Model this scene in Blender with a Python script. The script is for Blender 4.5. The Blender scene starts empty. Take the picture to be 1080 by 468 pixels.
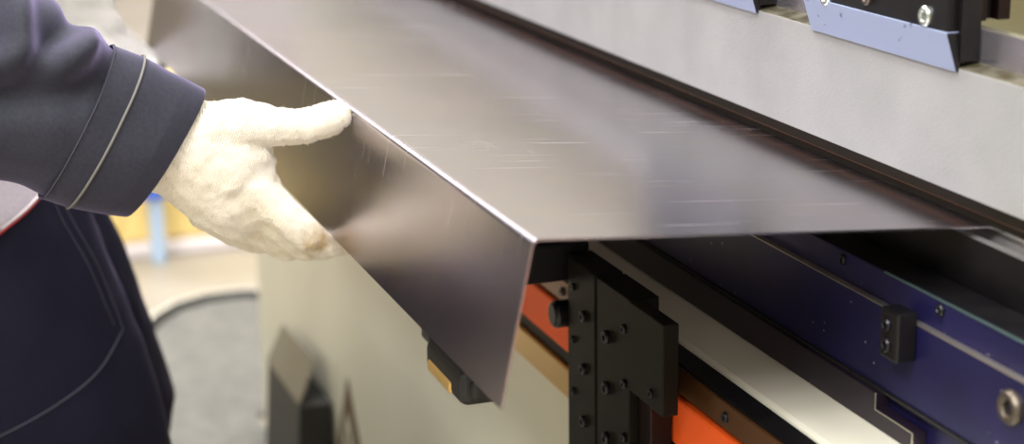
import bpy, bmesh, math, random
from mathutils import Vector, Matrix, noise
from mathutils.bvhtree import BVHTree
random.seed(7)
S = bpy.context.scene
COL = S.collection

# ------------------------------------------------------------------ helpers
def link(name, me, mat=None, parent=None, smooth=False):
    o = bpy.data.objects.new(name, me); COL.objects.link(o)
    if mat and not me.materials: me.materials.append(mat)
    if parent: o.parent = parent
    if smooth:
        me.shade_smooth()
    return o

def obj(name, bm, mat, parent=None, smooth=False, bevel=0.0, segs=2):
    me = bpy.data.meshes.new(name)
    bmesh.ops.recalc_face_normals(bm, faces=bm.faces[:])
    bm.to_mesh(me); bm.free()
    o = link(name, me, mat, parent, smooth)
    if bevel:
        m = o.modifiers.new('bevel', 'BEVEL'); m.width = bevel; m.segments = segs
        m.limit_method = 'ANGLE'; m.angle_limit = math.radians(35)
    return o

def empty(name, loc=(0, 0, 0)):
    o = bpy.data.objects.new(name, None); COL.objects.link(o); o.location = loc
    o.empty_display_size = .05
    return o

def tag(o, label=None, cat=None, group=None, kind=None):
    if label: o['label'] = label
    if cat: o['category'] = cat
    if group: o['group'] = group
    if kind: o['kind'] = kind
    return o

def box(bm, x0, x1, y0, y1, z0, z1):
    vs = [bm.verts.new((x, y, z)) for x in (x0, x1) for y in (y0, y1) for z in (z0, z1)]
    for f in ((0, 1, 3, 2), (4, 6, 7, 5), (0, 4, 5, 1), (2, 3, 7, 6), (0, 2, 6, 4), (1, 5, 7, 3)):
        bm.faces.new([vs[i] for i in f])
    return vs

def boxes(*bs):
    bm = bmesh.new()
    for b in bs: box(bm, *b)
    return bm

def prism_x(prof, x0, x1):
    """profile of (y,z) points extruded along x"""
    bm = bmesh.new()
    a = [bm.verts.new((x0, y, z)) for y, z in prof]
    b = [bm.verts.new((x1, y, z)) for y, z in prof]
    n = len(prof)
    bm.faces.new(a); bm.faces.new(b[::-1])
    for i in range(n):
        bm.faces.new((a[i], b[i], b[(i + 1) % n], a[(i + 1) % n]))
    return bm

def prism_y(prof, y0, y1):
    """profile of (x,z) points extruded along y"""
    bm = bmesh.new()
    a = [bm.verts.new((x, y0, z)) for x, z in prof]
    b = [bm.verts.new((x, y1, z)) for x, z in prof]
    n = len(prof)
    bm.faces.new(a); bm.faces.new(b[::-1])
    for i in range(n):
        bm.faces.new((a[i], b[i], b[(i + 1) % n], a[(i + 1) % n]))
    return bm

def lathe_y(prof, c, n=28):
    """prof: (radius, y offset) turned about the y axis through c"""
    bm = bmesh.new(); rings = []
    for r, dy in prof:
        if r < 1e-6:
            rings.append([bm.verts.new((c[0], c[1] + dy, c[2]))])
        else:
            rings.append([bm.verts.new((c[0] + r * math.cos(2 * math.pi * k / n), c[1] + dy,
                                        c[2] + r * math.sin(2 * math.pi * k / n))) for k in range(n)])
    for a, b in zip(rings, rings[1:]):
        for k in range(n):
            k2 = (k + 1) % n
            if len(a) == 1 and len(b) > 1: bm.faces.new((a[0], b[k], b[k2]))
            elif len(b) == 1 and len(a) > 1: bm.faces.new((a[k], b[0], a[k2]))
            elif len(a) > 1: bm.faces.new((a[k], b[k], b[k2], a[k2]))
    return bm

def screw(name, c, r, mat, parent, socket_mat=None, depth=.004):
    """socket head: chamfered ring with a sunk hexagon, facing -y, sitting on the face at c"""
    p = [(0, depth * .8), (r * .42, depth * .8), (r * .46, -depth * .75), (r * .55, -depth),
         (r * .85, -depth), (r, -depth * .6), (r, .002), (0, .002)]
    bm = bmesh.new(); rings = []
    for i, (rr, dy) in enumerate(p):
        n = 24
        if rr == 0: rings.append([bm.verts.new((c[0], c[1] + dy, c[2]))]); continue
        ring = []
        for k in range(n):
            a = 2 * math.pi * k / n
            q = rr
            if i in (1, 2):   # hexagonal socket
                m = (a % (math.pi / 3)) - math.pi / 6
                q = rr * math.cos(math.pi / 6) / math.cos(m) * 1.05
            ring.append(bm.verts.new((c[0] + q * math.cos(a), c[1] + dy, c[2] + q * math.sin(a))))
        rings.append(ring)
    for a, b in zip(rings, rings[1:]):
        n = 24
        for k in range(n):
            k2 = (k + 1) % n
            if len(a) == 1: bm.faces.new((a[0], b[k], b[k2]))
            elif len(b) == 1: bm.faces.new((a[k], b[0], a[k2]))
            else: bm.faces.new((a[k], b[k], b[k2], a[k2]))
    return obj(name, bm, mat, parent)

def tube(pts, r, n=8, bm=None):
    bm = bm or bmesh.new(); pts = [Vector(p) for p in pts]; rings = []
    up = Vector((0.13, 0.21, 1)).normalized()
    for i, p in enumerate(pts):
        t = (pts[min(i + 1, len(pts) - 1)] - pts[max(i - 1, 0)]).normalized()
        a = t.cross(up).normalized() if abs(t.dot(up)) < .97 else t.cross(Vector((1, 0, 0))).normalized()
        b = t.cross(a)
        rr = r[i] if isinstance(r, (list, tuple)) else r
        rings.append([bm.verts.new(p + rr * (math.cos(2 * math.pi * k / n) * a + math.sin(2 * math.pi * k / n) * b)) for k in range(n)])
    for A, B in zip(rings, rings[1:]):
        for k in range(n): bm.faces.new((A[k], B[k], B[(k + 1) % n], A[(k + 1) % n]))
    bm.faces.new(rings[0][::-1]); bm.faces.new(rings[-1])
    return bm

def chain(bm, pts, flat=1.0, axis=None, steps=7):
    """overlapping balls along joints (x,y,z,r); the voxel remesh fuses them into one skin"""
    pts = [Vector(p) for p in [q for q in pts]] if len(pts[0]) == 3 else [(Vector(p[:3]), p[3]) for p in pts]
    for (p, r), (q, s) in zip(pts, pts[1:]):
        L = (q - p).length; k = max(2, int(L / (min(r, s) * .3)))
        for i in range(k + 1):
            t = i / k; c = p.lerp(q, t); rr = r + (s - r) * t
            M = Matrix.Translation(c)
            if flat != 1.0:
                ax = Vector(axis).normalized()
                M = M @ Matrix.Scale(flat, 4, ax)
            bmesh.ops.create_icosphere(bm, subdivisions=2, radius=rr, matrix=M)

def fuse(name, bm, mat, parent, voxel, smooth=6, factor=.5, disp=None):
    """union of overlapping pieces into ONE continuous surface"""
    me = bpy.data.meshes.new(name + '_src'); bm.to_mesh(me); bm.free()
    o = bpy.data.objects.new(name, me); COL.objects.link(o)
    m = o.modifiers.new('r', 'REMESH'); m.mode = 'VOXEL'; m.voxel_size = voxel
    m = o.modifiers.new('s', 'SMOOTH'); m.factor = factor; m.iterations = smooth
    dg = bpy.context.evaluated_depsgraph_get()
    ev = o.evaluated_get(dg)
    me2 = bpy.data.meshes.new_from_object(ev)
    bpy.data.objects.remove(o); bpy.data.meshes.remove(me)
    if disp:
        me2.update()
        nr = [v.normal.copy() for v in me2.vertices]
        for v, n_ in zip(me2.vertices, nr): v.co = v.co + n_ * disp(v.co)
    me2.name = name; me2.materials.clear()
    return link(name, me2, mat, parent, smooth=True)

# ------------------------------------------------------------------ materials
def mat(name, col, rough=.5, metal=0.0, **kw):
    m = bpy.data.materials.new(name); m.use_nodes = True
    b = m.node_tree.nodes['Principled BSDF']
    b.inputs['Base Color'].default_value = (*col, 1)
    b.inputs['Roughness'].default_value = rough
    b.inputs['Metallic'].default_value = metal
    for k, v in kw.items():
        b.inputs[k.replace('_', ' ')].default_value = v
    return m

def node(m, t, **kw):
    n = m.node_tree.nodes.new(t)
    for k, v in kw.items():
        if k in n.inputs: n.inputs[k].default_value = v
        else: setattr(n, k, v)
    return n

def lk(m, a, b): m.node_tree.links.new(a, b)
def bsdf(m): return m.node_tree.nodes['Principled BSDF']

def coords(m, scale=(1, 1, 1), rot=(0, 0, 0)):
    tc = node(m, 'ShaderNodeTexCoord'); mp = node(m, 'ShaderNodeMapping')
    mp.inputs['Scale'].default_value = scale; mp.inputs['Rotation'].default_value = rot
    lk(m, tc.outputs['Object'], mp.inputs['Vector'])
    return mp.outputs['Vector']

def vary(m, c1, c2, scale=20, vec=(1, 1, 1), detail=4, lo=.35, hi=.65, rot=(0, 0, 0)):
    n = node(m, 'ShaderNodeTexNoise'); n.inputs['Scale'].default_value = scale; n.inputs['Detail'].default_value = detail
    lk(m, coords(m, vec, rot), n.inputs['Vector'])
    r = node(m, 'ShaderNodeValToRGB'); r.color_ramp.elements[0].position = lo; r.color_ramp.elements[1].position = hi
    r.color_ramp.elements[0].color = (*c1, 1); r.color_ramp.elements[1].color = (*c2, 1)
    lk(m, n.outputs['Fac'], r.inputs['Fac']); lk(m, r.outputs['Color'], bsdf(m).inputs['Base Color'])
    return n, r

def bump(m, scale=200, strength=.1, dist=.001, vec=(1, 1, 1), detail=3):
    n = node(m, 'ShaderNodeTexNoise'); n.inputs['Scale'].default_value = scale; n.inputs['Detail'].default_value = detail
    lk(m, coords(m, vec), n.inputs['Vector'])
    b = node(m, 'ShaderNodeBump'); b.inputs['Strength'].default_value = strength; b.inputs['Distance'].default_value = dist
    lk(m, n.outputs['Fac'], b.inputs['Height']); lk(m, b.outputs['Normal'], bsdf(m).inputs['Normal'])
    return b

def steel_sheet():
    m = mat('cold rolled steel sheet', (.46, .43, .45), .3, 1.0)
    t = m.node_tree; B = bsdf(m)
    n, r = vary(m, (.39, .34, .365), (.375, .355, .385), 3.2, (1, 1, 1), 5, .35, .65)
    # scratches: very long thin noise, kept only in sparse patches
    facs = []
    for sc, rz, thr, patch in (((430, 5.0, 0), -.26, .69, 6), ((560, 4, 0), -.05, .695, 4.5), ((460, 8, 0), -.50, .71, 8), ((300, 3, 0), .35, .715, 5)):
        a = node(m, 'ShaderNodeTexNoise'); a.inputs['Scale'].default_value = 1; a.inputs['Detail'].default_value = 2
        lk(m, coords(m, sc, (0, 0, rz)), a.inputs['Vector'])
        ra = node(m, 'ShaderNodeMapRange', ); ra.inputs['From Min'].default_value = thr; ra.inputs['From Max'].default_value = thr + .05
        lk(m, a.outputs['Fac'], ra.inputs['Value'])
        p = node(m, 'ShaderNodeTexNoise'); p.inputs['Scale'].default_value = patch
        lk(m, coords(m), p.inputs['Vector'])
        rp = node(m, 'ShaderNodeMapRange'); rp.inputs['From Min'].default_value = .50; rp.inputs['From Max'].default_value = .58
        lk(m, p.outputs['Fac'], rp.inputs['Value'])
        mu = node(m, 'ShaderNodeMath', operation='MULTIPLY'); lk(m, ra.outputs[0], mu.inputs[0]); lk(m, rp.outputs[0], mu.inputs[1])
        facs.append(mu.outputs[0])
    a1 = node(m, 'ShaderNodeMath', operation='MAXIMUM'); lk(m, facs[0], a1.inputs[0]); lk(m, facs[1], a1.inputs[1])
    a2 = node(m, 'ShaderNodeMath', operation='MAXIMUM'); lk(m, a1.outputs[0], a2.inputs[0]); lk(m, facs[2], a2.inputs[1])
    bl = node(m, 'ShaderNodeTexNoise'); bl.inputs['Scale'].default_value = 22; bl.inputs['Detail'].default_value = 5
    lk(m, coords(m), bl.inputs['Vector'])
    bl2 = node(m, 'ShaderNodeMapRange'); bl2.inputs['From Min'].default_value = .55; bl2.inputs['From Max'].default_value = .75; bl2.inputs['To Max'].default_value = .30
    lk(m, bl.outputs['Fac'], bl2.inputs['Value'])
    tm = node(m, 'ShaderNodeMix', data_type='RGBA'); tm.inputs['B'].default_value = (.42, .38, .24, 1)
    lk(m, bl2.outputs[0], tm.inputs['Factor']); lk(m, r.outputs['Color'], tm.inputs['A'])
    mx = node(m, 'ShaderNodeMix', data_type='RGBA'); mx.inputs['B'].default_value = (.85, .85, .87, 1)
    sep = node(m, 'ShaderNodeSeparateXYZ'); lk(m, coords(m), sep.inputs[0])
    zm = node(m, 'ShaderNodeMapRange'); zm.inputs['From Min'].default_value = .945; zm.inputs['From Max'].default_value = .95
    lk(m, sep.outputs['Z'], zm.inputs['Value'])
    am = node(m, 'ShaderNodeMath', operation='MULTIPLY'); lk(m, a2.outputs[0], am.inputs[0]); lk(m, zm.outputs[0], am.inputs[1]); a2 = am
    f = node(m, 'ShaderNodeMath', operation='MULTIPLY'); f.inputs[1].default_value = .75
    lk(m, a2.outputs[0], f.inputs[0]); lk(m, f.outputs[0], mx.inputs['Factor'])
    lk(m, tm.outputs['Result'], mx.inputs['A']); lk(m, mx.outputs['Result'], B.inputs['Base Color'])
    # roughness: fine grain plus scratches
    g = node(m, 'ShaderNodeTexNoise'); g.inputs['Scale'].default_value = 9; g.inputs['Detail'].default_value = 6
    lk(m, coords(m), g.inputs['Vector'])
    rr = node(m, 'ShaderNodeMapRange'); rr.inputs['To Min'].default_value = .19; rr.inputs['To Max'].default_value = .31
    lk(m, g.outputs['Fac'], rr.inputs['Value'])
    ad = node(m, 'ShaderNodeMath', operation='ADD'); lk(m, rr.outputs[0], ad.inputs[0])
    f2 = node(m, 'ShaderNodeMath', operation='MULTIPLY'); f2.inputs[1].default_value = .3
    lk(m, a2.outputs[0], f2.inputs[0]); lk(m, f2.outputs[0], ad.inputs[1]); lk(m, ad.outputs[0], B.inputs['Roughness'])
    gb = node(m, 'ShaderNodeTexNoise'); gb.inputs['Scale'].default_value = 500
    lk(m, coords(m), gb.inputs['Vector'])
    b = node(m, 'ShaderNodeBump'); b.inputs['Strength'].default_value = .12; b.inputs['Distance'].default_value = .0004
    lk(m, gb.outputs['Fac'], b.inputs['Height']); lk(m, b.outputs['Normal'], B.inputs['Normal'])
    return m

def knit(name, c1, c2, stains=True):
    m = mat(name, c1, .95, 0, Sheen_Weight=.5, Sheen_Roughness=.5)
    n, r = vary(m, c2, c1, 28, (1, 1, 1), 4, .32, .6)
    if stains:
        p = node(m, 'ShaderNodeTexNoise'); p.inputs['Scale'].default_value = 45; p.inputs['Detail'].default_value = 4
        lk(m, coords(m), p.inputs['Vector'])
        rp = node(m, 'ShaderNodeMapRange'); rp.inputs['From Min'].default_value = .42; rp.inputs['From Max'].default_value = .66
        lk(m, p.outputs['Fac'], rp.inputs['Value'])
        # dirt on the finger tips: near the lower edge of the bent flange
        tc = node(m, 'ShaderNodeTexCoord'); d = node(m, 'ShaderNodeVectorMath', operation='DISTANCE')
        lk(m, tc.outputs['Object'], d.inputs[0]); d.inputs[1].default_value = (-.455, -.035, .862)
        rd = node(m, 'ShaderNodeMapRange'); rd.inputs['From Min'].default_value = .045; rd.inputs['From Max'].default_value = .008
        lk(m, d.outputs['Value'], rd.inputs['Value'])
        mu = node(m, 'ShaderNodeMath', operation='MULTIPLY'); lk(m, rd.outputs[0], mu.inputs[0]); lk(m, rp.outputs[0], mu.inputs[1])
        mx = node(m, 'ShaderNodeMix', data_type='RGBA'); mx.inputs['B'].default_value = (.42, .30, .12, 1)
        lk(m, mu.outputs[0], mx.inputs['Factor']); lk(m, r.outputs['Color'], mx.inputs['A'])
        lk(m, mx.outputs['Result'], bsdf(m).inputs['Base Color'])
    # knitted ribs: rows of tiny loops
    w = node(m, 'ShaderNodeTexWave', wave_type='BANDS', bands_direction='Z'); w.inputs['Scale'].default_value = 210; w.inputs['Distortion'].default_value = 1.2
    lk(m, coords(m, (1, 1, 1), (.35, 0, 0)), w.inputs['Vector'])
    w2 = node(m, 'ShaderNodeTexWave', wave_type='BANDS', bands_direction='Y'); w2.inputs['Scale'].default_value = 150; w2.inputs['Distortion'].default_value = 1.5
    lk(m, coords(m, (1, 1, 1), (.35, 0, 0)), w2.inputs['Vector'])
    ad = node(m, 'ShaderNodeMath', operation='ADD'); lk(m, w.outputs['Fac'], ad.inputs[0]); lk(m, w2.outputs['Fac'], ad.inputs[1])
    b = node(m, 'ShaderNodeBump'); b.inputs['Strength'].default_value = .6; b.inputs['Distance'].default_value = .0010
    lk(m, ad.outputs[0], b.inputs['Height']); lk(m, b.outputs['Normal'], bsdf(m).inputs['Normal'])
    return m

def cloth(name, col, col2, sheen=.35):
    m = mat(name, col, .8, 0, Sheen_Weight=sheen, Sheen_Roughness=.4)
    bsdf(m).inputs['Sheen Tint'].default_value = (.62, .54, 1, 1)
    vary(m, col, col2, 300, (1, 1, 1), 3, .3, .7)
    w = node(m, 'ShaderNodeTexNoise'); w.inputs['Scale'].default_value = 1400
    lk(m, coords(m), w.inputs['Vector'])
    b = node(m, 'ShaderNodeBump'); b.inputs['Strength'].default_value = .25; b.inputs['Distance'].default_value = .0004
    lk(m, w.outputs['Fac'], b.inputs['Height']); lk(m, b.outputs['Normal'], bsdf(m).inputs['Normal'])
    return m

M = {}
M['sheet'] = steel_sheet()
M['punch'] = mat('satin ground tool steel', (.50, .50, .49), .5, .35)
vary(M['punch'], (.40, .41, .41), (.47, .48, .48), 14, (1, 1, 1), 8, .3, .7); bump(M['punch'], 420, .5, .0006, detail=5)
M['tipglint'] = mat('brown tip reflection', (.26, .13, .07), .5, .8, Specular_IOR_Level=.2)  # brown reflection along the punch tip, painted as a colour
M['tipshade'] = mat('shaded tip steel', (.030, .025, .020), .85, 0, Specular_IOR_Level=.08)  # shade on the downward tip faces, put into the colour
M['olive'] = mat('oily shoulder steel', (.25, .23, .15), .4, .8); vary(M['olive'], (.14, .12, .06), (.42, .40, .30), 60, (1, 1, 1), 5)
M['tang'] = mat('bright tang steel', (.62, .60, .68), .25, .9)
M['black'] = mat('black oxide steel', (.006, .006, .007), .35, .3)
vary(M['black'], (.005, .005, .006), (.010, .009, .010), 40)
M['black2'] = mat('black anodised plate', (.011, .010, .007), .45, .2, Specular_IOR_Level=.12)
M['brownblack'] = mat('brown black steel', (.018, .008, .007), .4, .6)
M['wedge'] = mat('pale blue zinc wedge', (.50, .58, .78), .45, .3)
n, r = vary(M['wedge'], (.10, .13, .22), (.38, .46, .66), 90, (1, 1, 1), 3, .25, .30)
M['bolt'] = mat('zinc plated bolt', (.72, .78, .72), .25, .9)
M['dullbolt'] = mat('dull steel bolt', (.13, .11, .085), .4, .8)
M['socket'] = mat('black bolt', (.03, .03, .035), .3, .8)
M['navy'] = mat('navy blued steel', (.030, .028, .085), .38, .45)
vary(M['navy'], (.010, .009, .055), (.018, .016, .090), 12)
# tiny bright specks of swarf
_m = M['navy']; sp = node(_m, 'ShaderNodeTexVoronoi'); sp.inputs['Scale'].default_value = 75
lk(_m, coords(_m), sp.inputs['Vector'])
spr = node(_m, 'ShaderNodeMapRange'); spr.inputs['From Min'].default_value = .075; spr.inputs['From Max'].default_value = .045
lk(_m, sp.outputs['Distance'], spr.inputs['Value'])
mx = node(_m, 'ShaderNodeMix', data_type='RGBA'); mx.inputs['B'].default_value = (.5, .5, .6, 1)
src = bsdf(_m).inputs['Base Color'].links[0].from_socket
lk(_m, spr.outputs[0], mx.inputs['Factor']); lk(_m, src, mx.inputs['A']); lk(_m, mx.outputs['Result'], bsdf(_m).inputs['Base Color'])
M['plum'] = mat('plum brown painted steel', (.022, .014, .026), .35, .4)
M['edge'] = mat('pale highlight metal', (.72, .68, .55), .3, .9)  # pale tone paints in the bright edge highlights
M['tealglint'] = mat('teal highlight metal', (.25, .42, .45), .3, .9)  # teal highlight on the rail edge, painted as metal colour
M['die'] = mat('ground die steel', (.42, .42, .42), .35, .8)
M['white'] = mat('cream white machine paint', (.66, .66, .54), .38)
vary(M['white'], (.74, .73, .59), (.80, .79, .65), 3)
M['orange'] = mat('orange painted cover', (.95, .12, .012), .55)
M['gold'] = mat('ochre anodised strip', (.62, .40, .13), .35, .5)
M['amber'] = mat('amber reflecting guide rail', (.16, .07, .025), .35, .7)  # amber reflection on a black rail, put into its colour
M['rubber'] = mat('black rubber', (.010, .009, .008), .6)
M['glove'] = knit('cream knitted cotton', (.93, .88, .74), (.86, .79, .62))
M['glove2'] = knit('pale knitted cotton', (.93, .93, .90), (.84, .84, .80), False)
M['jacket'] = cloth('slate work jacket cloth', (.020, .022, .030), (.028, .030, .041), .55)
M['trouser'] = cloth('dark navy trouser cloth', (.003, .003, .011), (.0045, .0045, .015), .05)
bsdf(M['trouser']).inputs['Specular IOR Level'].default_value = .2
bsdf(M['jacket']).inputs['Specular IOR Level'].default_value = .3
M['stitch'] = mat('grey stitching', (.05, .05, .07), .8)
M['piping'] = mat('grey piping', (.15, .145, .13), .6)
M['red'] = mat('red piping', (.55, .02, .03), .6)
M['white_pipe'] = mat('white piping', (.75, .70, .72), .6)
M['greycloth'] = cloth('light grey pocket cloth', (.34, .31, .36), (.40, .37, .42), .5)
M['skin'] = mat('skin', (.55, .33, .23), .5)
M['hair'] = mat('dark brown hair', (.05, .03, .02), .7)
M['mat'] = mat('grey speckled mat', (.25, .26, .24), .7); vary(M['mat'], (.12, .12, .105), (.18, .18, .155), 30, (1, 1, 1), 6, .3, .7)
M['floor'] = mat('beige floor coating', (.58, .53, .44), .45); vary(M['floor'], (.31, .28, .22), (.37, .335, .27), 4)
M['wall'] = mat('warm grey wall paint', (.52, .48, .40), .8); vary(M['wall'], (.40, .375, .35), (.44, .41, .385), 2)
M['olivewall'] = mat('dull olive wall paint', (.13, .125, .06), .8); vary(M['olivewall'], (.12, .115, .05), (.15, .14, .07), 2)
M['ceiling'] = mat('ceiling paint', (.72, .70, .70), .9); vary(M['ceiling'], (.62, .55, .64), (.67, .60, .69), 2)
M['yellow'] = mat('yellow machine paint', (.85, .66, .25), .45)
M['blue'] = mat('blue plastic', (.06, .16, .75), .4)
M['paleblue'] = mat('pale blue machine paint', (.45, .60, .80), .4)
M['olivepaint'] = mat('olive brown paint', (.17, .15, .07), .5)
M['tan'] = mat('tan grey coated plate', (.17, .155, .11), .5)
M['darkgrey'] = mat('dark grey coated plate', (.03, .03, .027), .6)
M['brown'] = mat('brown print', (.15, .10, .06), .6)
M['lamp'] = None

# ------------------------------------------------------------------ the room
def struct(name, bm, m):
    o = obj(name, bm, m); o['kind'] = 'structure'; return o
struct('floor', boxes((-9, 5, -5, 5, -.1, 0)), M['floor'])
struct('wall_left', boxes((-9.1, -9, -5, 5, 0, 5)), M['wall'])
struct('wall_back', boxes((-9.1, 5.1, 5, 5.1, 0, 5)), M['wall'])
struct('wall_right', boxes((5, 5.1, -5, 5, 0, 5)), M['wall'])
struct('wall_front', boxes((-9.1, 5.1, -5.1, -5, 0, 5)), M['olivewall'])
struct('ceiling', boxes((-9.1, 5.1, -5.1, 5.1, 5, 5.1)), M['ceiling'])

# grey mat with a rounded far end and a dark rubber rim
def mat_outline(inset=0.0, n=22):
    x0, x1, y0, y1, r = -3.05 + inset, -.3 - inset, -.9 + inset, .60 - inset, .42 - inset
    P = []
    for cx, cy, a0 in ((x1 - r, y1 - r, 0), (x0 + r, y1 - r, 90), (x0 + r, y0 + r, 180), (x1 - r, y0 + r, 270)):
        for k in range(n + 1):
            a = math.radians(a0 + 90 * k / n); P.append((cx + r * math.cos(a), cy + r * math.sin(a)))
    return P
def plate_xy(P, z0, z1):
    bm = bmesh.new(); a = [bm.verts.new((x, y, z0)) for x, y in P]; b = [bm.verts.new((x, y, z1)) for x, y in P]
    bm.faces.new(a[::-1]); bm.faces.new(b)
    for i in range(len(P)): bm.faces.new((a[i], a[(i + 1) % len(P)], b[(i + 1) % len(P)], b[i]))
    return bm
# the mat stops short of the machine body (y < .24) except for its far rounded end beyond the machine
MO = [(-.4, .235), (-2.27, .235), (-2.27, .60), (-2.45, .66), (-2.62, .66), (-2.78, .62), (-2.92, .55), (-3.01, .46), (-3.055, .36),
      (-3.05, .27), (-3.01, .20), (-2.94, .145), (-2.85, .10), (-2.74, .06), (-2.6, .02), (-2.45, -.04), (-2.3, -.2), (-2.2, -.6), (-2.1, -.9), (-.4, -.9)]
root = empty('floor_mat', (-1.6, 0, 0))
tag(root, 'grey speckled floor mat with a raised black and white rim beside the white machine body', 'mat')
def rel(o, r):
    o.parent = r; o.matrix_parent_inverse = Matrix.Translation(r.location).inverted(); return o
rel(obj('mat_surface', plate_xy(MO, .0, .012), M['mat'], bevel=.004), root)
rimbm = tube([(x, y, .015) for x, y in MO[2:19]], .014, 8)
rel(obj('rim', rimbm, M['rubber'], smooth=True), root)
rimbm = tube([(-2.65 + (x + 2.65) * 1.07, .3 + (y - .3) * 1.07, .012) for x, y in MO[2:16]], .011, 8)
rel(tag(obj('edge_strip', rimbm, M['white'], smooth=True), 'white outer edge strip'), root)

# yellow machine far behind, blue box in front of it
root = empty('yellow_machine', (-3.95, -.1, 0))
tag(root, 'blurred low yellow machine cabinet far behind the gloved hand and sleeve', 'machine')
rel(obj('cabinet_body', boxes((-4.4, -3.56, -.9, .62, .03, .36)), M['yellow'], bevel=.02), root)
rel(tag(obj('plinth', boxes((-4.43, -3.52, -.95, .66, 0, .0295)), M['white_pipe'], bevel=.006), 'white plinth'), root)
rel(obj('door_panel', boxes((-3.5595, -3.545, -.45, .14, .07, .32)), M['yellow'], bevel=.008), root)
root = empty('control_box', (-3.45, .22, 0))
tag(root, 'small blue box on a pale post in front of the yellow machine', 'box')
rel(obj('post', boxes((-3.475, -3.445, .205, .24, 0, .175)), M['paleblue'], bevel=.005), root)
rel(tag(obj('housing', boxes((-3.50, -3.42, .175, .255, .176, .25)), M['blue'], bevel=.012), 'blue housing'), root)
# unseen cabinet added off to the left as a dark reflection in the flange
root = empty('reflection_cabinet', (-7.0, -3.0, 0))
tag(root, 'dark olive cabinet added by the far left wall for the sheet to reflect', 'cabinet')
rel(obj('cabinet_body', boxes((-8.8, -6.4, -4.6, -1.5, .05, 2.6)), M['olivepaint'], bevel=.01), root)
rel(obj('door', boxes((-6.395, -6.375, -4.55, -3.07, .1, 2.55)), M['olivepaint'], bevel=.006), root)
rel(obj('door', boxes((-6.395, -6.375, -3.03, -1.55, .1, 2.55)), M['olivepaint'], bevel=.006), root)
rel(obj('base', boxes((-8.75, -6.45, -4.55, -1.55, 0, .05)), M['rubber']), root)

# ------------------------------------------------------------------ press brake lower body
XL, XR = -2.2, .9
root = empty('press_brake_bed', (-.65, .5, 0))
tag(root, 'large cream white machine body below the bent metal sheet', 'machine')
rel(obj('body', boxes((XL, XR, .236, .80, 0, .791)), M['white'], bevel=.006), root)
dr = rel(obj('die_rail', boxes((XL, XR, .300, .42, .7915, .908)), M['navy'], bevel=.0012), root)
dr.data.materials.append(M['black'])
for p in dr.data.polygons:
    if p.normal.z > .9: p.material_index = 1
rel(obj('front_plate', boxes((XL, XR, .294, .2999, .8206, .8838)), M['navy'], bevel=.0008), root)
# thin pale and teal strips that paint in the highlights along the edges
rel(tag(obj('edge_line', boxes((XL, XR, .2936, .2999, .8838, .8846)), M['edge']), 'pale edge highlight'), root)
rel(tag(obj('edge_line', boxes((-.06, XR, .2992, .3005, .9070, .9086)), M['tealglint']), 'teal edge highlight'), root)
# lower apron with its stepped cut-out on the right
P = [(XL, .7915), (.006, .7915), (.006, .8055), (-.046, .8055), (-.046, .8185), (XL, .8185)]
rel(tag(obj('lower_apron', prism_y(P, .288, .2998), M['plum'], bevel=.0006), 'plum brown apron with a stepped cut'), root)
rel(tag(obj('edge_line', boxes((-.0463, -.0457, .2874, .2884, .8055, .8185), (-.0463, .0064, .2874, .2884, .8052, .8058), (.0058, .0064, .2874, .2884, .7915, .8052)), M['edge']), 'pale edge highlight'), root)
for x in (-.397, -.259, -.121, .017, .155):
    rel(screw('screw', (x, .300, .901), .0042, M['socket'], None, depth=.003), root)
rel(tag(screw('bolt', (.116, .294, .864), .0120, M['dullbolt'], None, depth=.006), 'large dull steel bolt'), root)
rel(tag(obj('joint_strip', boxes((XL, XR, .292, .2999, .8187, .8204)), M['rubber']), 'black joint line'), root)
# stop block with its two socket screws
sb = empty('stop_block', (-.03, .29, .84))
tag(sb, 'small black stop block with two socket screws on the navy rail', 'block')
rel(obj('block', boxes((-.027, -.003, .2775, .2938, .8565, .894)), M['black'], bevel=.0015), sb)
rel(screw('screw', (-.0165, .2775, .8675), .0058, M['socket'], None, depth=.003), sb)
rel(screw('screw', (-.0170, .2775, .8825), .0056, M['socket'], None, depth=.003), sb)

# die: two ground shoulders with a V groove
die = obj('die', prism_x([(.333, .9085), (.333, .946), (.3405, .946), (.3495, .932), (.3585, .946), (.368, .946), (.368, .9085)], XL + .2, XR), M['die'], bevel=.0006)
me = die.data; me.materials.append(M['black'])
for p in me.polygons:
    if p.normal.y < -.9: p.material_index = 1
tag(die, 'long steel die with a V groove under the edge of the sheet', 'die')

# guide rail stack on the front of the body
root = empty('guide_rail', (-.5, .21, .7))
tag(root, 'horizontal guide rail with orange cover, amber-reflecting strip and black cap on machine body', 'rail')
RL = -.95
rel(tag(obj('cap', boxes((RL, XR, .214, .2358, .762, .789)), M['black'], bevel=.001), 'black cap'), root)
rel(tag(obj('rail_strip', boxes((RL, XR, .2105, .2138, .7655, .7875)), M['amber'], bevel=.0008), 'black strip with amber reflection'), root)
for k in range(12):
    rel(screw('screw', (-.86 + k * .12, .2105, .776), .0045, M['socket'], None, depth=.0025), root)
rel(tag(obj('cover', boxes((RL, XR, .209, .2358, .718, .7612)), M['orange'], bevel=.003), 'orange cover'), root)
rel(tag(obj('seal', boxes((RL, XR, .213, .2358, .703, .7175)), M['rubber'], bevel=.002), 'black seal'), root)
rel(tag(obj('lower_strip', boxes((RL, XR, .208, .2358, .672, .7028)), M['gold'], bevel=.002), 'ochre lower strip'), root)

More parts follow.
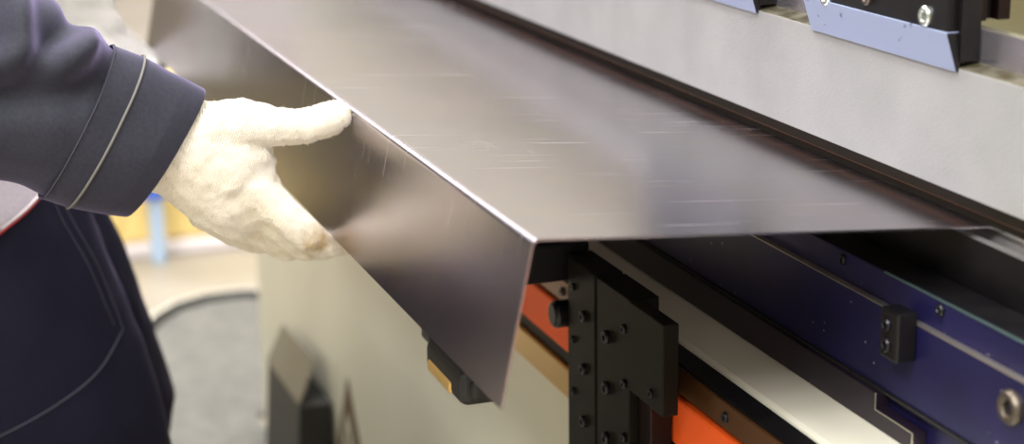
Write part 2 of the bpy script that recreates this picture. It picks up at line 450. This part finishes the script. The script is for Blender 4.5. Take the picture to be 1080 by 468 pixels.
# sheet support: black slide plates, arm and pad
root = empty('support_slide', (-.4, .19, .65))
tag(root, 'black sheet support with screwed slide plates and a pad reaching under the flange', 'support')
PY = .180
rel(obj('edge_strip', boxes((-.417, -.4045, .184, .2075, .0135, .8405)), M['black2'], bevel=.001), root)
rel(obj('slide_plate', boxes((-.404, -.341, PY, .2075, .0135, .8405)), M['black2'], bevel=.0012), root)
rel(obj('slide_plate', boxes((-.336, -.263, PY, .2075, .0135, .8405)), M['black2'], bevel=.0012), root)
rel(obj('carriage', boxes((-.2625, -.190, .1785, .1925, .762, .8405)), M['black2'], bevel=.0012), root)
rel(obj('carriage_back', boxes((-.2625, -.235, .188, .2075, .50, .7615)), M['brownblack'], bevel=.001), root)
for z in (.795, .745, .695, .645): rel(screw('screw', (-.366, PY, z), .0055, M['socket'], None, depth=.0035), root)
for z in (.815, .765, .715): rel(screw('screw', (-.393, PY, z), .0035, M['socket'], None, depth=.0025), root)
for z in (.793, .746, .699, .652): rel(screw('screw', (-.311, PY, z), .0062, M['socket'], None, depth=.004), root)
for z in (.812, .763, .714, .665): rel(screw('screw', (-.2725, PY, z), .0042, M['socket'], None, depth=.003), root)
rel(screw('screw', (-.213, .1785, .775), .004, M['socket'], None, depth=.002), root)
rel(obj('foot', boxes((-.45, -.23, .10, .2075, .0125, .03)), M['black2'], bevel=.003), root)
rel(obj('arm', boxes((-.455, -.4175, .05, .207, .812, .850)), M['black'], bevel=.005), root)
rel(obj('knob', lathe_y([(0, -.012), (.011, -.012), (.013, -.008), (.013, .012), (0, .012)], (-.43, .185, .778)), M['black'], bevel=.002), root)
rel(obj('post', boxes((-.45, -.42, .052, .080, .765, .8115)), M['black'], bevel=.003), root)
rel(obj('pad', boxes((-.425, -.318, .048, .088, .742, .774)), M['rubber'], bevel=.009, segs=4), root)
rel(obj('lug', boxes((-.3178, -.308, .056, .080, .751, .768)), M['rubber'], bevel=.004), root)
rel(tag(obj('pad_reflection', boxes((-.413, -.345, .0462, .055, .7455, .7575)), M['gold'], bevel=.003), 'ochre reflection strip'), root)  # gold reflection on the pad's underside, built as a strip

# ------------------------------------------------------------------ bent sheet
def sheet():
    t, R = .0016, .0062
    tp = math.atan2(.027, .348)          # front is held up: the top slopes down to the tip
    # outer (upper) profile from the back edge to the fold and down the flange
    back = (.372, .9515)
    d1 = Vector((-math.cos(tp), math.sin(tp))) # towards the fold
    fl = Vector((-.024, -.1135)).normalized()
    corner = Vector((0, .980))
    ang = d1.angle(fl)
    k = R * math.tan(ang / 2)
    pa = corner - d1 * k; pb = corner + fl * k
    na = Vector((d1.y, -d1.x)); na = -na if na.y < 0 else na   # up normal
    ctr = pa - na * R
    out, inn = [], []
    out.append(Vector((.395, .9545))); out.append(Vector((.350, .9528)))
    inn.append(Vector((.395, .9545 - t))); inn.append(Vector((.350, .9528 - t)))
    a0 = math.atan2((pa - ctr).y, (pa - ctr).x); a1 = math.atan2((pb - ctr).y, (pb - ctr).x)
    if a1 < a0 - math.pi: a1 += 2 * math.pi
    if a1 > a0 + math.pi: a1 -= 2 * math.pi
    for i in range(13):
        a = a0 + (a1 - a0) * i / 12; u = Vector((math.cos(a), math.sin(a)))
        out.append(ctr + u * R); inn.append(ctr + u * (R - t))
    out.append(Vector((-.0242, .8655))); nrm = Vector((-fl.y, fl.x)); nrm = nrm if nrm.x > 0 else -nrm
    inn.append(Vector((-.0242, .8655)) + nrm * t)
    prof = out + inn[::-1]
    bm = prism_x([(p.x, p.y) for p in prof], -1.60, 0.0)
    o = obj('bent_sheet', bm, M['sheet'])
    for p in o.data.polygons: p.use_smooth = len(p.vertices) == 4
    o.data.set_sharp_from_angle(angle=math.radians(25))
    return o
tag(sheet(), 'large scratched steel sheet with one long edge folded down, held by gloved hands', 'metal sheet')

# ------------------------------------------------------------------ upper tool: punch, clamps, beam
pf = [(.3478, .9531), (.3445, .9600), (.3405, .9625), (.335, .973), (.335, 1.063), (.352, 1.066), (.352, 1.0905), (.362, 1.0905), (.362, .975), (.3505, .9531)]
p = obj('punch', prism_x(pf, XL, XR), M['punch'])
for m in (M['tipshade'], M['tipglint'], M['olive'], M['tang'], M['edge']): p.data.materials.append(m)
for f in p.data.polygons:
    c = f.center
    if abs(f.normal.x) > .5: continue
    if c.z < .9605 and f.normal.y < 0: f.material_index = 1
    elif c.z < .9627 and f.normal.y < 0: f.material_index = 2
    elif c.z < .973 and f.normal.y < 0: f.material_index = 1
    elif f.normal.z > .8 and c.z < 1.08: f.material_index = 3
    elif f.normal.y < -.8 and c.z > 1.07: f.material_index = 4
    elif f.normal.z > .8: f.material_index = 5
m = p.modifiers.new('b', 'BEVEL'); m.width = .0008; m.segments = 2; m.limit_method = 'ANGLE'
tag(p, 'long grey steel punch blade pressing on the back of the sheet', 'punch')

def clamp(x0, x1, label):
    """black clamp block with a pale blue wedge plate and bolts; right end at x1"""
    r = empty('tool_clamp', ((x0 + x1) / 2, .34, 1.09)); tag(r, label, 'clamp', 'tool clamps along the upper beam')
    # front block
    rel(obj('clamp_block', boxes((x0, x1 - .006, .3275, .3505, 1.0865, 1.36)), M['black'], bevel=.001), r)
    # wedge plate: slanted ends, leaning back downwards
    bm = bmesh.new()
    w = [(x0 - .004, .3255, 1.0885), (x1 - .0035, .3255, 1.0885), (x1, .3325, 1.0605), (x0, .3325, 1.0605)]
    a = [bm.verts.new(v) for v in w]; b = [bm.verts.new((v[0], v[1] + (.018 if i < 2 else .0024), v[2])) for i, v in enumerate(w)]
    bm.faces.new(a); bm.faces.new(b[::-1])
    for i in range(4): bm.faces.new((a[i], b[i], b[(i + 1) % 4], a[(i + 1) % 4]))
    wp = rel(tag(obj('wedge_plate', bm, M['wedge'], bevel=.0005), 'pale blue wedge plate'), r)
    wp.data.materials.append(M['black'])
    for p_ in wp.data.polygons:
        if abs(p_.normal.x) > .5: p_.material_index = 1
    rel(obj('end_cheek', boxes((x1 - .0055, x1 + .0005, .3355, .3515, 1.0672, 1.36)), M['black'], bevel=.0006), r)
    rel(obj('rear_block', boxes((x0 + .02, x1 - .024, .3535, .372, 1.0915, 1.36)), M['brownblack'], bevel=.0006), r)
    rel(obj('rear_plate', boxes((x0 + .02, x1 - .032, .3725, .381, 1.0915, 1.36)), M['black'], bevel=.0006), r)
    rel(obj('rear_post', boxes((x0 + .02, x1 - .024, .3815, .392, 1.0915, 1.36)), M['brownblack'], bevel=.0006), r)
    for bx, bz, br, bmn in ((-.034, 1.0965, .0075, 'bolt'), (-.180, 1.0925, .0075, 'bolt'), (-.117, 1.100, .0065, 'dullbolt'), (-.034, 1.20, .0075, 'bolt'), (-.180, 1.20, .0075, 'bolt')):
        rel(screw('bolt', (x1 + bx, .3275, bz), br, M[bmn], None, depth=.003), r)
clamp(-.243, -.030, 'black tool clamp with zinc bolts and a pale blue wedge plate, the nearer one')
clamp(-.556, -.342, 'black tool clamp, the one cut by the top frame edge left of the other clamp')
o = obj('upper_beam', boxes((XL, -.04, .353, .75, 1.14, 2.2)), M['white'], bevel=.004)
tag(o, 'white upper beam of the machine above the clamps', 'beam')
# things seen through the gap to the right of the clamp
root = empty('rear_cabinet', (-.6, 2.3, 0))
tag(root, 'blurred olive brown cabinet with a pale blue band, behind the machine at the upper right', 'cabinet')
rel(obj('cabinet_body', boxes((-2.6, 1.2, 2.0, 2.6, 0, 1.9)), M['olivepaint'], bevel=.02), root)
rel(tag(obj('band', boxes((-2.6, 1.2, 1.96, 2.0, .35, .62)), M['paleblue'], bevel=.01), 'pale blue band'), root)

# ------------------------------------------------------------------ blurred things by the body
def quad_plate(name, pts, th, m):
    v = [Vector(p) for p in pts]; nn = (v[1] - v[0]).cross(v[3] - v[0]).normalized()
    bm = bmesh.new(); a = [bm.verts.new(p) for p in v]; b = [bm.verts.new(p + nn * th) for p in v]
    bm.faces.new(a); bm.faces.new(b[::-1])
    for i in range(4): bm.faces.new((a[i], b[i], b[(i + 1) % 4], a[(i + 1) % 4]))
    return obj(name, bm, m, bevel=.002)
root = empty('steel_bin', (-1.7, .19, 0))
tag(root, 'dark grey flared metal bin with a tan sloping lid beside the white machine body', 'bin')
v = [(-1.85, .180, .264), (-1.60, .180, .271), (-1.61, .160, 0), (-1.84, .160, 0)]
bm = bmesh.new(); a = [bm.verts.new(q) for q in v]; b = [bm.verts.new((q[0], .233, q[2])) for q in v]
bm.faces.new(a); bm.faces.new(b[::-1])
for i in range(4): bm.faces.new((a[i], b[i], b[(i + 1) % 4], a[(i + 1) % 4]))
rel(obj('bin_body', bm, M['darkgrey'], bevel=.003), root)
rel(tag(quad_plate('lid', [(-1.85, .180, .265), (-1.60, .180, .272), (-1.66, .223, .323), (-1.91, .223, .309)], .003, M['tan']), 'tan sloping lid'), root)
root = empty('warning_sign', (-1.5, .235, .25))
tag(root, 'triangular brown bordered sign on the white machine body at the bottom of the picture', 'sign')
rel(tag(obj('border', prism_y([(-1.50, .345), (-1.60, .17), (-1.37, .17)], .2335, .2355), M['brown'], bevel=.0008), 'brown border'), root)
rel(tag(obj('field', prism_y([(-1.50, .290), (-1.548, .200), (-1.44, .200)], .2325, .2334), M['white']), 'pale field'), root)
rel(obj('symbol', prism_y([(-1.500, .262), (-1.512, .235), (-1.52, .207), (-1.475, .207), (-1.488, .235), (-1.490, .255)], .2318, .2324), M['brown']), root)

# ------------------------------------------------------------------ person
person = empty('person', (-1.0, -.5, 0))
tag(person, 'person in dark work clothes and cream knitted gloves holding the bent sheet by its flange', 'person')
def P_(o): return rel(o, person)

# body: one continuous figure, head turned to the sheet
bm = bmesh.new()
chain(bm, [(-.98, -.42, .93, .090), (-.98, -.49, 1.12, .095), (-.98, -.485, 1.32, .088), (-.98, -.475, 1.42, .06), (-.98, -.45, 1.52, .052)])
chain(bm, [(-.98, -.43, 1.57, .078), (-.98, -.405, 1.62, .092), (-.98, -.425, 1.66, .095)])
chain(bm, [(-.98, -.345, 1.565, .045), (-.98, -.34, 1.54, .036)])      # jaw and chin
chain(bm, [(-.98, -.325, 1.625, .012), (-.98, -.308, 1.60, .015)])     # nose
for s in (-1, 1): chain(bm, [(-.98 + s * .092, -.43, 1.63, .016), (-.98 + s * .092, -.435, 1.60, .012)])   # ears
chain(bm, [(-1.0, -.335, 1.562, .010), (-.96, -.335, 1.562, .010)])
for s in (-1, 1):
    chain(bm, [(-.98 + s * .1, -.50, 1.36, .07), (-.98 + s * .2, -.48, 1.36, .055)])
chain(bm, [(-.78, -.48, 1.36, .055), (-.56, -.42, 1.10, .042), (-.475, -.21, .975, .030), (-.472, -.15, .957, .028)])
chain(bm, [(-1.18, -.48, 1.36, .055), (-1.42, -.44, 1.12, .042), (-1.545, -.22, .975, .030), (-1.548, -.15, .955, .028)])
for x, kx, dy in ((-.90, -.845, 0), (-1.07, -1.105, .03)):
    chain(bm, [(x, -.385, .92, .070), (x + (kx - x) * .5, -.315 + dy, .72, .066), (kx, -.245 + dy, .50, .050), (kx, -.295 + dy * .5, .28, .046), (kx - .004, -.325, .12, .036), (kx - .004, -.23, .050, .030)])
P_(fuse('body', bm, M['skin'], None, .012, 4))
for s in (-1, 1):
    bm = bmesh.new(); bmesh.ops.create_icosphere(bm, subdivisions=3, radius=.012, matrix=Matrix.Translation((-.98 + s * .033, -.330, 1.632)))
    P_(obj('eye', bm, mat('eye', (.85, .85, .85), .2), smooth=True))
bm = bmesh.new(); chain(bm, [(-.98, -.455, 1.60, .09), (-.98, -.45, 1.68, .098), (-.98, -.40, 1.705, .08)])
P_(fuse('hair', bm, M['hair'], None, .01, 3))

def glove(side, mx, name, mt, base=-.47, voxel=.0017):
    """side +1: right hand as seen from its back; -1: mirrored left hand"""
    bm = bmesh.new(); X = base
    def q(dx, y, z, r): return (X - side * dx, y, z, r)
    # wrist and palm as overlapping chains (flattened across the palm)
    F = dict(flat=.62, axis=(1, 0, 0))
    chain(bm, [q(0, -.188, .966, .046), q(0, -.150, .9575, .046), q(0, -.118, .945, .047), q(.002, -.107, .938, .038)], **F)
    chain(bm, [q(0, -.150, .950, .042), q(.004, -.112, .918, .040), q(.008, -.095, .905, .034)], **F)
    chain(bm, [q(.004, -.150, .945, .040), q(.010, -.125, .905, .028), q(.014, -.105, .885, .022)], **F)
    # thumb leaves the side of the palm near its base
    chain(bm, [q(-.004, -.135, .972, .024), q(-.008, -.100, .976, .0225), q(-.008, -.070, .9695, .0175), q(-.006, -.045, .9675, .0165), q(-.004, -.021, .9725, .0162), q(-.003, -.0150, .9745, .0145)])
    chain(bm, [q(-.002, -.108, .960, .022), q(0, -.096, .945, .020), q(0, -.090, .925, .020)])
    # four fingers, unequal, curled around the lower edge of the flange
    chain(bm, [q(-.004, -.096, .920, .0200), q(-.006, -.067, .890, .0170), q(-.004, -.046, .868, .0155), q(0, -.0275, .855, .0120), q(.003, -.010, .8535, .0100)])
    chain(bm, [q(.010, -.105, .910, .0195), q(.012, -.073, .878, .0158), q(.016, -.046, .8525, .0138), q(.021, -.024, .8475, .0118), q(.024, -.004, .857, .0105)])
    chain(bm, [q(.022, -.115, .896, .0180), q(.028, -.083, .866, .0148), q(.036, -.058, .847, .0130), q(.041, -.032, .8455, .0115), q(.044, -.008, .857, .0100)])
    chain(bm, [q(.032, -.130, .888, .0165), q(.044, -.100, .862, .0132), q(.054, -.078, .850, .0118), q(.060, -.055, .848, .0105), q(.063, -.035, .850, .0095)])
    def d(c):
        n1 = noise.noise(c * 70) * .0010 + noise.noise(c * 220) * .0005
        # soft creases across knuckles
        n2 = -.0009 * max(0, math.sin(c.y * 420 + c.z * 260)) ** 6
        return n1 + n2
    o = fuse(name, bm, mt, None, voxel, 7, .5, d)
    return o
g = P_(glove(1, 0, 'right_glove', M['glove'])); tag(g, 'cream knitted glove with brown stained finger tips')
# loose fibres standing off the knit
bm = bmesh.new(); me = g.data; rnd = random.Random(3)
for k in range(2600):
    v = me.vertices[rnd.randrange(len(me.vertices))]; n_ = v.normal
    if v.co.y < -.155: continue
    L = rnd.uniform(.0008, .0024); t = Vector((rnd.uniform(-1, 1), rnd.uniform(-1, 1), rnd.uniform(-1, 1))).normalized()
    a = v.co - n_ * .0002; b = v.co + n_ * L * .6 + t * L * .5; c = b + (t + n_ * .3) * L * .5
    w = n_.cross(t).normalized() * .00013
    q1 = [bm.verts.new(a - w), bm.verts.new(a + w), bm.verts.new(b + w * .8), bm.verts.new(b - w * .8), bm.verts.new(c)]
    bm.faces.new(q1[:4]); bm.faces.new((q1[3], q1[2], q1[4]))
fz = obj('glove_fibres', bm, M['glove'], g); fz['kind'] = 'stuff'
g2 = P_(glove(-1, 0, 'left_glove', M['glove2'], base=-1.545, voxel=.003)); tag(g2, 'paler knitted glove at the far end')

# sleeve loft: rings given by their upper and lower points (y,z), centre x and half width
def loft(rings, n=48, bm=None, fold=None):
    bm = bm or bmesh.new(); R = []
    for i, (top, bot, cx, hw) in enumerate(rings):
        T = Vector((cx[0], *top)); B = Vector((cx[1], *bot)); c = (T + B) / 2; u = (T - B) / 2
        ring = []
        for k in range(n):
            a = 2 * math.pi * k / n
            p = c + u * math.cos(a) + Vector((hw, 0, 0)) * math.sin(a)
            ring.append(bm.verts.new(p))
        R.append(ring)
    for A, B in zip(R, R[1:]):
        for k in range(n): bm.faces.new((A[k], B[k], B[(k + 1) % n], A[(k + 1) % n]))
    return bm, R

def interp(rings, m):
    out = []
    for A, B in zip(rings, rings[1:]):
        for i in range(m):
            t = i / m
            f = lambda a, b: tuple(p + (q - p) * t for p, q in zip(a, b))
            out.append((f(A[0], B[0]), f(A[1], B[1]), f(A[2], B[2]), A[3] + (B[3] - A[3]) * t))
    out.append(rings[-1]); return out

def sleeve(side, ox, cuffcol):
    """the sleeve is part of the jacket; the cuff is its own piece"""
    k = lambda x: ox + side * (x + .47)
    sl = [((-.196, 1.040), (-.262, .922), (k(-.47), k(-.47)), .043),
          ((-.226, 1.062), (-.292, .938), (k(-.47), k(-.47)), .054),
          ((-.262, 1.094), (-.330, .950), (k(-.475), k(-.475)), .062),
          ((-.300, 1.130), (-.375, .965), (k(-.485), k(-.485)), .068),
          ((-.335, 1.175), (-.430, .985), (k(-.50), k(-.50)), .070),
          ((-.350, 1.240), (-.490, 1.060), (k(-.54), k(-.54)), .075),
          ((-.370, 1.330), (-.520, 1.200), (k(-.62), k(-.62)), .080),
          ((-.400, 1.420), (-.540, 1.290), (k(-.70), k(-.72)), .085)]
    return interp(sl, 8)

def jacket():
    bm = bmesh.new()
    for side, ox in ((1, -.47), (-1, -1.545)):
        r = sleeve(side, ox, None)
        # closed solid for the fuse: cap ends
        b2, R = loft(r, 40, bm)
        bm.faces.new(R[0][::-1]); bm.faces.new(R[-1])
    # torso
    T = []
    for z, cy, hw, hd in ((.80, -.455, .19, .150), (.88, -.460, .20, .155), (1.0, -.485, .20, .145), (1.15, -.50, .205, .14), (1.28, -.49, .225, .14), (1.36, -.48, .235, .125), (1.43, -.475, .19, .095), (1.465, -.465, .10, .075)):
        ring = []
        for k in range(40):
            a = 2 * math.pi * k / 40; ca, sa = math.cos(a), math.sin(a)
            e = .8
            ring.append(bm.verts.new((-.98 + hw * math.copysign(abs(ca) ** e, ca), cy + hd * math.copysign(abs(sa) ** e, sa), z)))
        T.append(ring)
    for A, B in zip(T, T[1:]):
        for k in range(40): bm.faces.new((A[k], A[(k + 1) % 40], B[(k + 1) % 40], B[k]))
    bm.faces.new(T[0][::-1]); bm.faces.new(T[-1])
    for s, tx in ((1, -.72), (-1, -1.24)):
        chain(bm, [(-.98 + s * .12, -.48, 1.345, .09), (-.98 + s * .22, -.47, 1.355, .078)])
    bmesh.ops.recalc_face_normals(bm, faces=bm.faces[:])
    def gs(v, m, w): return math.exp(-((v - m) / w) ** 2)
    def d(c):
        w = min(1, max(0, (-c.y - .205) / .03))
        f = noise.noise(Vector((c.x * 9, c.y * 11 + c.z * 7, c.z * 9 - c.y * 5))) * .010
        a = c.y * -.87 + c.z * .49 - .72          # along the forearm, 0 near y=-.25
        b = c.y * .49 + c.z * .87 - .787           # across it, upwards
        wob = .012 * noise.noise(c * 12)
        # gathered folds of cloth above the cuff
        f += 0.017 * gs(a + .45 * b + wob, .000, .011) * gs(b, .004, .021)
        f -= .019 * gs(a + .45 * b + wob, .024, .012) * gs(b, .008, .022)
        f += .018 * gs(a - .25 * b + wob, .050, .014) * gs(b, .012, .024)
        f -= .016 * gs(a - .2 * b + wob, .078, .014) * gs(b, .014, .026)
        f += .016 * gs(b + .55 * a + wob * .5, .012, .016) * gs(a, .03, .08)
        f -= .014 * gs(b + .55 * a + wob * .5, -.022, .018) * gs(a, .03, .08)
        f += .006 * math.sin(a * 75 + 3.5 * noise.noise(c * 8)) * max(0, noise.noise(c * 6 + Vector((3, 1, 2))) + .25)
        f += noise.noise(c * 28) * .0018
        return f * w / (1 + math.exp(min(40, max(-40, (b - .050) / .006)))) if c.x > -.60 and c.y > -.36 else f * w * .6
    return fuse('jacket', bm, M['jacket'], None, .0045, 8, .5, d)
jk = P_(jacket())

def cuff(side, ox, full=True):
    k = ox
    r = [((-.128, 1.006), (-.204, .899), (k, k), .034), ((-.146, 1.0165), (-.221, .9035), (k, k), .042),
         ((-.160, 1.0235), (-.236, .9085), (k, k), .044), ((-.180, 1.0355), (-.252, .914), (k, k), .046), ((-.206, 1.0485), (-.276, .924), (k, k), .049)]
    r = interp(r, 6)
    bm, R = loft(r, 56)
    # turned-in inner wall so the cuff has thickness and an open, dark mouth
    inner = []
    for j in (0, 6, 14):
        c = sum((v.co for v in R[j]), Vector()) / 56
        inner.append([bm.verts.new(c + (v.co - c) * .955) for v in R[j]])
    for k2 in range(56): bm.faces.new((R[0][k2], R[0][(k2 + 1) % 56], inner[0][(k2 + 1) % 56], inner[0][k2]))
    for A, B in zip(inner, inner[1:]):
        for k2 in range(56): bm.faces.new((A[k2], A[(k2 + 1) % 56], B[(k2 + 1) % 56], B[k2]))
    for v in bm.verts:
        v.co += Vector((1, .2, .3)).normalized() * noise.noise(v.co * 22) * .0035 + Vector((0, .7, .7)) * noise.noise(v.co * 14) * .003
    o = obj('cuff', bm, M['jacket'], smooth=True)
    s = o.modifiers.new('s', 'SUBSURF'); s.levels = 1; s.render_levels = 1
    P_(o)
    # piping along the cuff and a seam at its edge
    def ringpts(top, bot, hw, out=1.0):
        T = Vector((k, *top)); B = Vector((k, *bot)); c = (T + B) / 2; u = (T - B) / 2
        pts = []
        for i in range(61):
            a = 2 * math.pi * i / 60
            p = c + u * math.cos(a) * out + Vector((hw * out, 0, 0)) * math.sin(a)
            pp = p + Vector((1, .2, .3)).normalized() * noise.noise(p * 22) * .0035 + Vector((0, .7, .7)) * noise.noise(p * 14) * .003
            pts.append(pp)
        return pts
    pi_ = obj('piping', tube(ringpts((-.181, 1.036), (-.253, .9145), .0462, 1.012), .0012, 8), M['piping'], smooth=True); pi_.parent = o
    pi_['label'] = 'light grey piping around the cuff'
    st = obj('stitching', tube(ringpts((-.2045, 1.0478), (-.275, .9235), .049, 1.006), .0006, 6), M['stitch'], smooth=True); st.parent = o
    return o
cuff(1, -.47); cuff(-1, -1.545)

def trousers():
    bm = bmesh.new()
    def leg(C):
        R = []
        for x, y, z, rx, ry in C:
            R.append([bm.verts.new((x + rx * math.cos(2 * math.pi * k / 36), y + ry * math.sin(2 * math.pi * k / 36), z)) for k in range(36)])
        for A, B in zip(R, R[1:]):
            for k in range(36): bm.faces.new((A[k], A[(k + 1) % 36], B[(k + 1) % 36], B[k]))
        bm.faces.new(R[0]); bm.faces.new(R[-1])
    leg([(-.90, -.40, .93, .125, .15), (-.885, -.375, .84, .13, .155), (-.87, -.335, .72, .12, .14), (-.85, -.30, .60, .11, .128), (-.845, -.28, .50, .10, .118), (-.845, -.30, .40, .095, .11), (-.85, -.36, .22, .09, .10), (-.85, -.385, .07, .095, .105)])
    leg([(-1.07, -.40, .93, .125, .15), (-1.08, -.36, .84, .13, .155), (-1.09, -.31, .72, .12, .14), (-1.10, -.265, .60, .11, .128), (-1.105, -.24, .50, .10, .118), (-1.105, -.27, .40, .095, .11), (-1.11, -.34, .22, .09, .10), (-1.11, -.375, .07, .095, .105)])
    leg([(-.98, -.43, 1.05, .175, .125), (-.98, -.43, .97, .195, .145), (-.98, -.41, .86, .20, .155), (-.98, -.39, .80, .14, .13)])
    for v in bm.verts: v.co.y += .022 + max(0, .8 - v.co.z) * .06
    bmesh.ops.recalc_face_normals(bm, faces=bm.faces[:])
    def d(c):
        return noise.noise(Vector((c.x * 14, c.y * 14, c.z * 5))) * .009 + noise.noise(c * 30) * .0015
    return fuse('trousers', bm, M['trouser'], None, .006, 6, .5, d)
tr = P_(trousers()); tag(tr, 'dark navy work trousers')

# seams laid on the real cloth surface, traced from the side
dg = bpy.context.evaluated_depsgraph_get()
def bvh_of(o):
    return BVHTree.FromPolygons([v.co[:] for v in o.data.vertices], [p.vertices[:] for p in o.data.polygons])
bt = bvh_of(tr); bj = bvh_of(jk)
def on(b, y, z, dirn=Vector((-1, 0, 0)), lift=.0006):
    h, n_, i, d_ = b.ray_cast(Vector((0, y, z)), dirn)
    return (h + n_ * lift) if h else None
def seam(b, pts, r, m, name, parent, lift=.0006, n=30):
    P = []
    for (y0, z0), (y1, z1) in zip(pts, pts[1:]):
        for k in range(n):
            t = k / n; p = on(b, y0 + (y1 - y0) * t, z0 + (z1 - z0) * t, lift=lift)
            if p: P.append(p)
    if len(P) < 3: return None
    o = obj(name, tube(P, r, 6), m, smooth=True); o.parent = parent; return o
def smooth_pts(P, n=8):
    o_ = []
    for i in range(len(P) - 1):
        g = lambda k: P[min(max(k, 0), len(P) - 1)]
        p0, p1, p2, p3 = g(i - 1), g(i), g(i + 1), g(i + 2)
        for q in range(n):
            u = q / n
            o_.append(tuple(.5 * (2 * b_ + (c_ - a_) * u + (2 * a_ - 5 * b_ + 4 * c_ - d_) * u * u + (3 * b_ - a_ - 3 * c_ + d_) * u ** 3) for a_, b_, c_, d_ in zip(p0, p1, p2, p3)))
    o_.append(P[-1]); return o_
seam(bt, smooth_pts([(-.232, .850), (-.222, .820), (-.200, .770), (-.184, .720), (-.176, .690)]), .0006, M['stitch'], 'seam', tr, n=4)
seam(bt, smooth_pts([(-.240, .850), (-.231, .820), (-.209, .770), (-.193, .720), (-.186, .698)]), .0005, M['stitch'], 'seam', tr, n=4)
seam(bt, smooth_pts([(-.176, .690), (-.215, .657), (-.262, .634), (-.33, .605)]), .0007, M['stitch'], 'seam', tr, n=4)

def patch(b, up, lo, name, m, parent, lift=.004, n=24, rows=10):
    def samp(P, t):
        f = t * (len(P) - 1); i = min(int(f), len(P) - 2); u = f - i
        g = lambda k: P[min(max(k, 0), len(P) - 1)]
        o_ = []
        for a in (0, 1):
            p0, p1, p2, p3 = g(i - 1)[a], g(i)[a], g(i + 1)[a], g(i + 2)[a]
            o_.append(.5 * (2 * p1 + (p2 - p0) * u + (2 * p0 - 5 * p1 + 4 * p2 - p3) * u * u + (3 * p1 - p0 - 3 * p2 + p3) * u ** 3))
        return o_
    bm = bmesh.new(); G = []; low = []
    for j in range(rows + 1):
        row = []
        for i in range(n + 1):
            A = samp(up, i / n); B = samp(lo, i / n); t = j / rows
            p = on(b, A[0] + (B[0] - A[0]) * t, A[1] + (B[1] - A[1]) * t, lift=lift) or Vector((-.77, A[0], A[1]))
            row.append(bm.verts.new(p))
            if j == rows: low.append(p.copy())
        G.append(row)
    for a, c in zip(G, G[1:]):
        for i in range(n): bm.faces.new((a[i], a[i + 1], c[i + 1], c[i]))
    o = obj(name, bm, m, smooth=True); o.parent = parent
    so = o.modifiers.new('t', 'SOLIDIFY'); so.thickness = .003; so.offset = -1
    return o, low
pk, low = patch(bt, [(-.345, .925), (-.310, .915), (-.285, .900), (-.262, .882), (-.246, .863)], [(-.345, .801), (-.312, .813), (-.278, .832), (-.255, .846), (-.245, .860)], 'pocket', M['greycloth'], tr)
pk['label'] = 'light grey pocket panel'
o = obj('pocket_piping', tube(low, .0022, 8), M['red'], smooth=True); o.parent = tr; o['label'] = 'red piping'
o = obj('pocket_piping', tube([p + Vector((.001, .0012, .0035)) for p in low], .0013, 8), M['white_pipe'], smooth=True); o.parent = tr; o['label'] = 'white piping'

# shoes, worn on the feet and so part of the figure
for x in (-.85, -1.11):
    bm = bmesh.new(); chain(bm, [(x, -.345, .05, .047), (x, -.25, .048, .044), (x, -.15, .040, .036)]); 
    P_(fuse('shoe', bm, M['rubber'], None, .008, 3))

# ------------------------------------------------------------------ lights
def area(name, loc, size, power, col=(1, 1, 1), rot=(0, 0, 0)):
    l = bpy.data.lights.new(name, 'AREA'); l.shape = 'RECTANGLE'; l.size = size[0]; l.size_y = size[1]
    l.energy = power; l.color = col
    o = bpy.data.objects.new(name, l); COL.objects.link(o); o.location = loc; o.rotation_euler = rot
    return o
#LIGHTS
for x in (-7.5, -5.0, -2.5, 0.0, 2.5):
    for y in (-.9, 1.6):
        area('overhead_light', (x, y, 4.9), (1.6, .9), 80, (1, .975, .975))
for x in (1.6, 3.6):  # fill lights added behind the camera to brighten the white body
    area('overhead_light', (x, -3.2, 4.9), (1.6, .9), 190, (1, .975, .975))
# fill light added high at the far wall to brighten the fold
area('fold_fill', (-8.95, -2.6, 3.6), (1.4, 3.6), 55, (.95, .96, 1), (0, math.radians(-90), 0))
w = bpy.data.worlds.new('World'); S.world = w; w.use_nodes = True
w.node_tree.nodes['Background'].inputs[0].default_value = (.8, .85, .9, 1); w.node_tree.nodes['Background'].inputs[1].default_value = .5

# ------------------------------------------------------------------ camera
cam = bpy.data.cameras.new('camera'); co = bpy.data.objects.new('camera', cam); COL.objects.link(co)
cam.sensor_width = 36; cam.lens = 36 * 1900 / 1080
xr, yu, zb = Vector((.3318, .9433, -.0136)), Vector((-.2401, .0984, .9658)), Vector((.9123, -.3172, .2591))
mw = Matrix((xr, yu, zb)).transposed().to_4x4(); mw.translation = (1.0615, -.3832, 1.2944)
co.matrix_world = mw
cam.clip_start = .05
cam.dof.use_dof = True; cam.dof.focus_distance = 1.47; cam.dof.aperture_fstop = 4.0; cam.dof.aperture_blades = 0
S.camera = co
S.view_settings.view_transform = 'Standard'; S.view_settings.look = 'None'; S.view_settings.gamma = 1
S.view_settings.use_curve_mapping = False; S.view_settings.exposure = 0.4
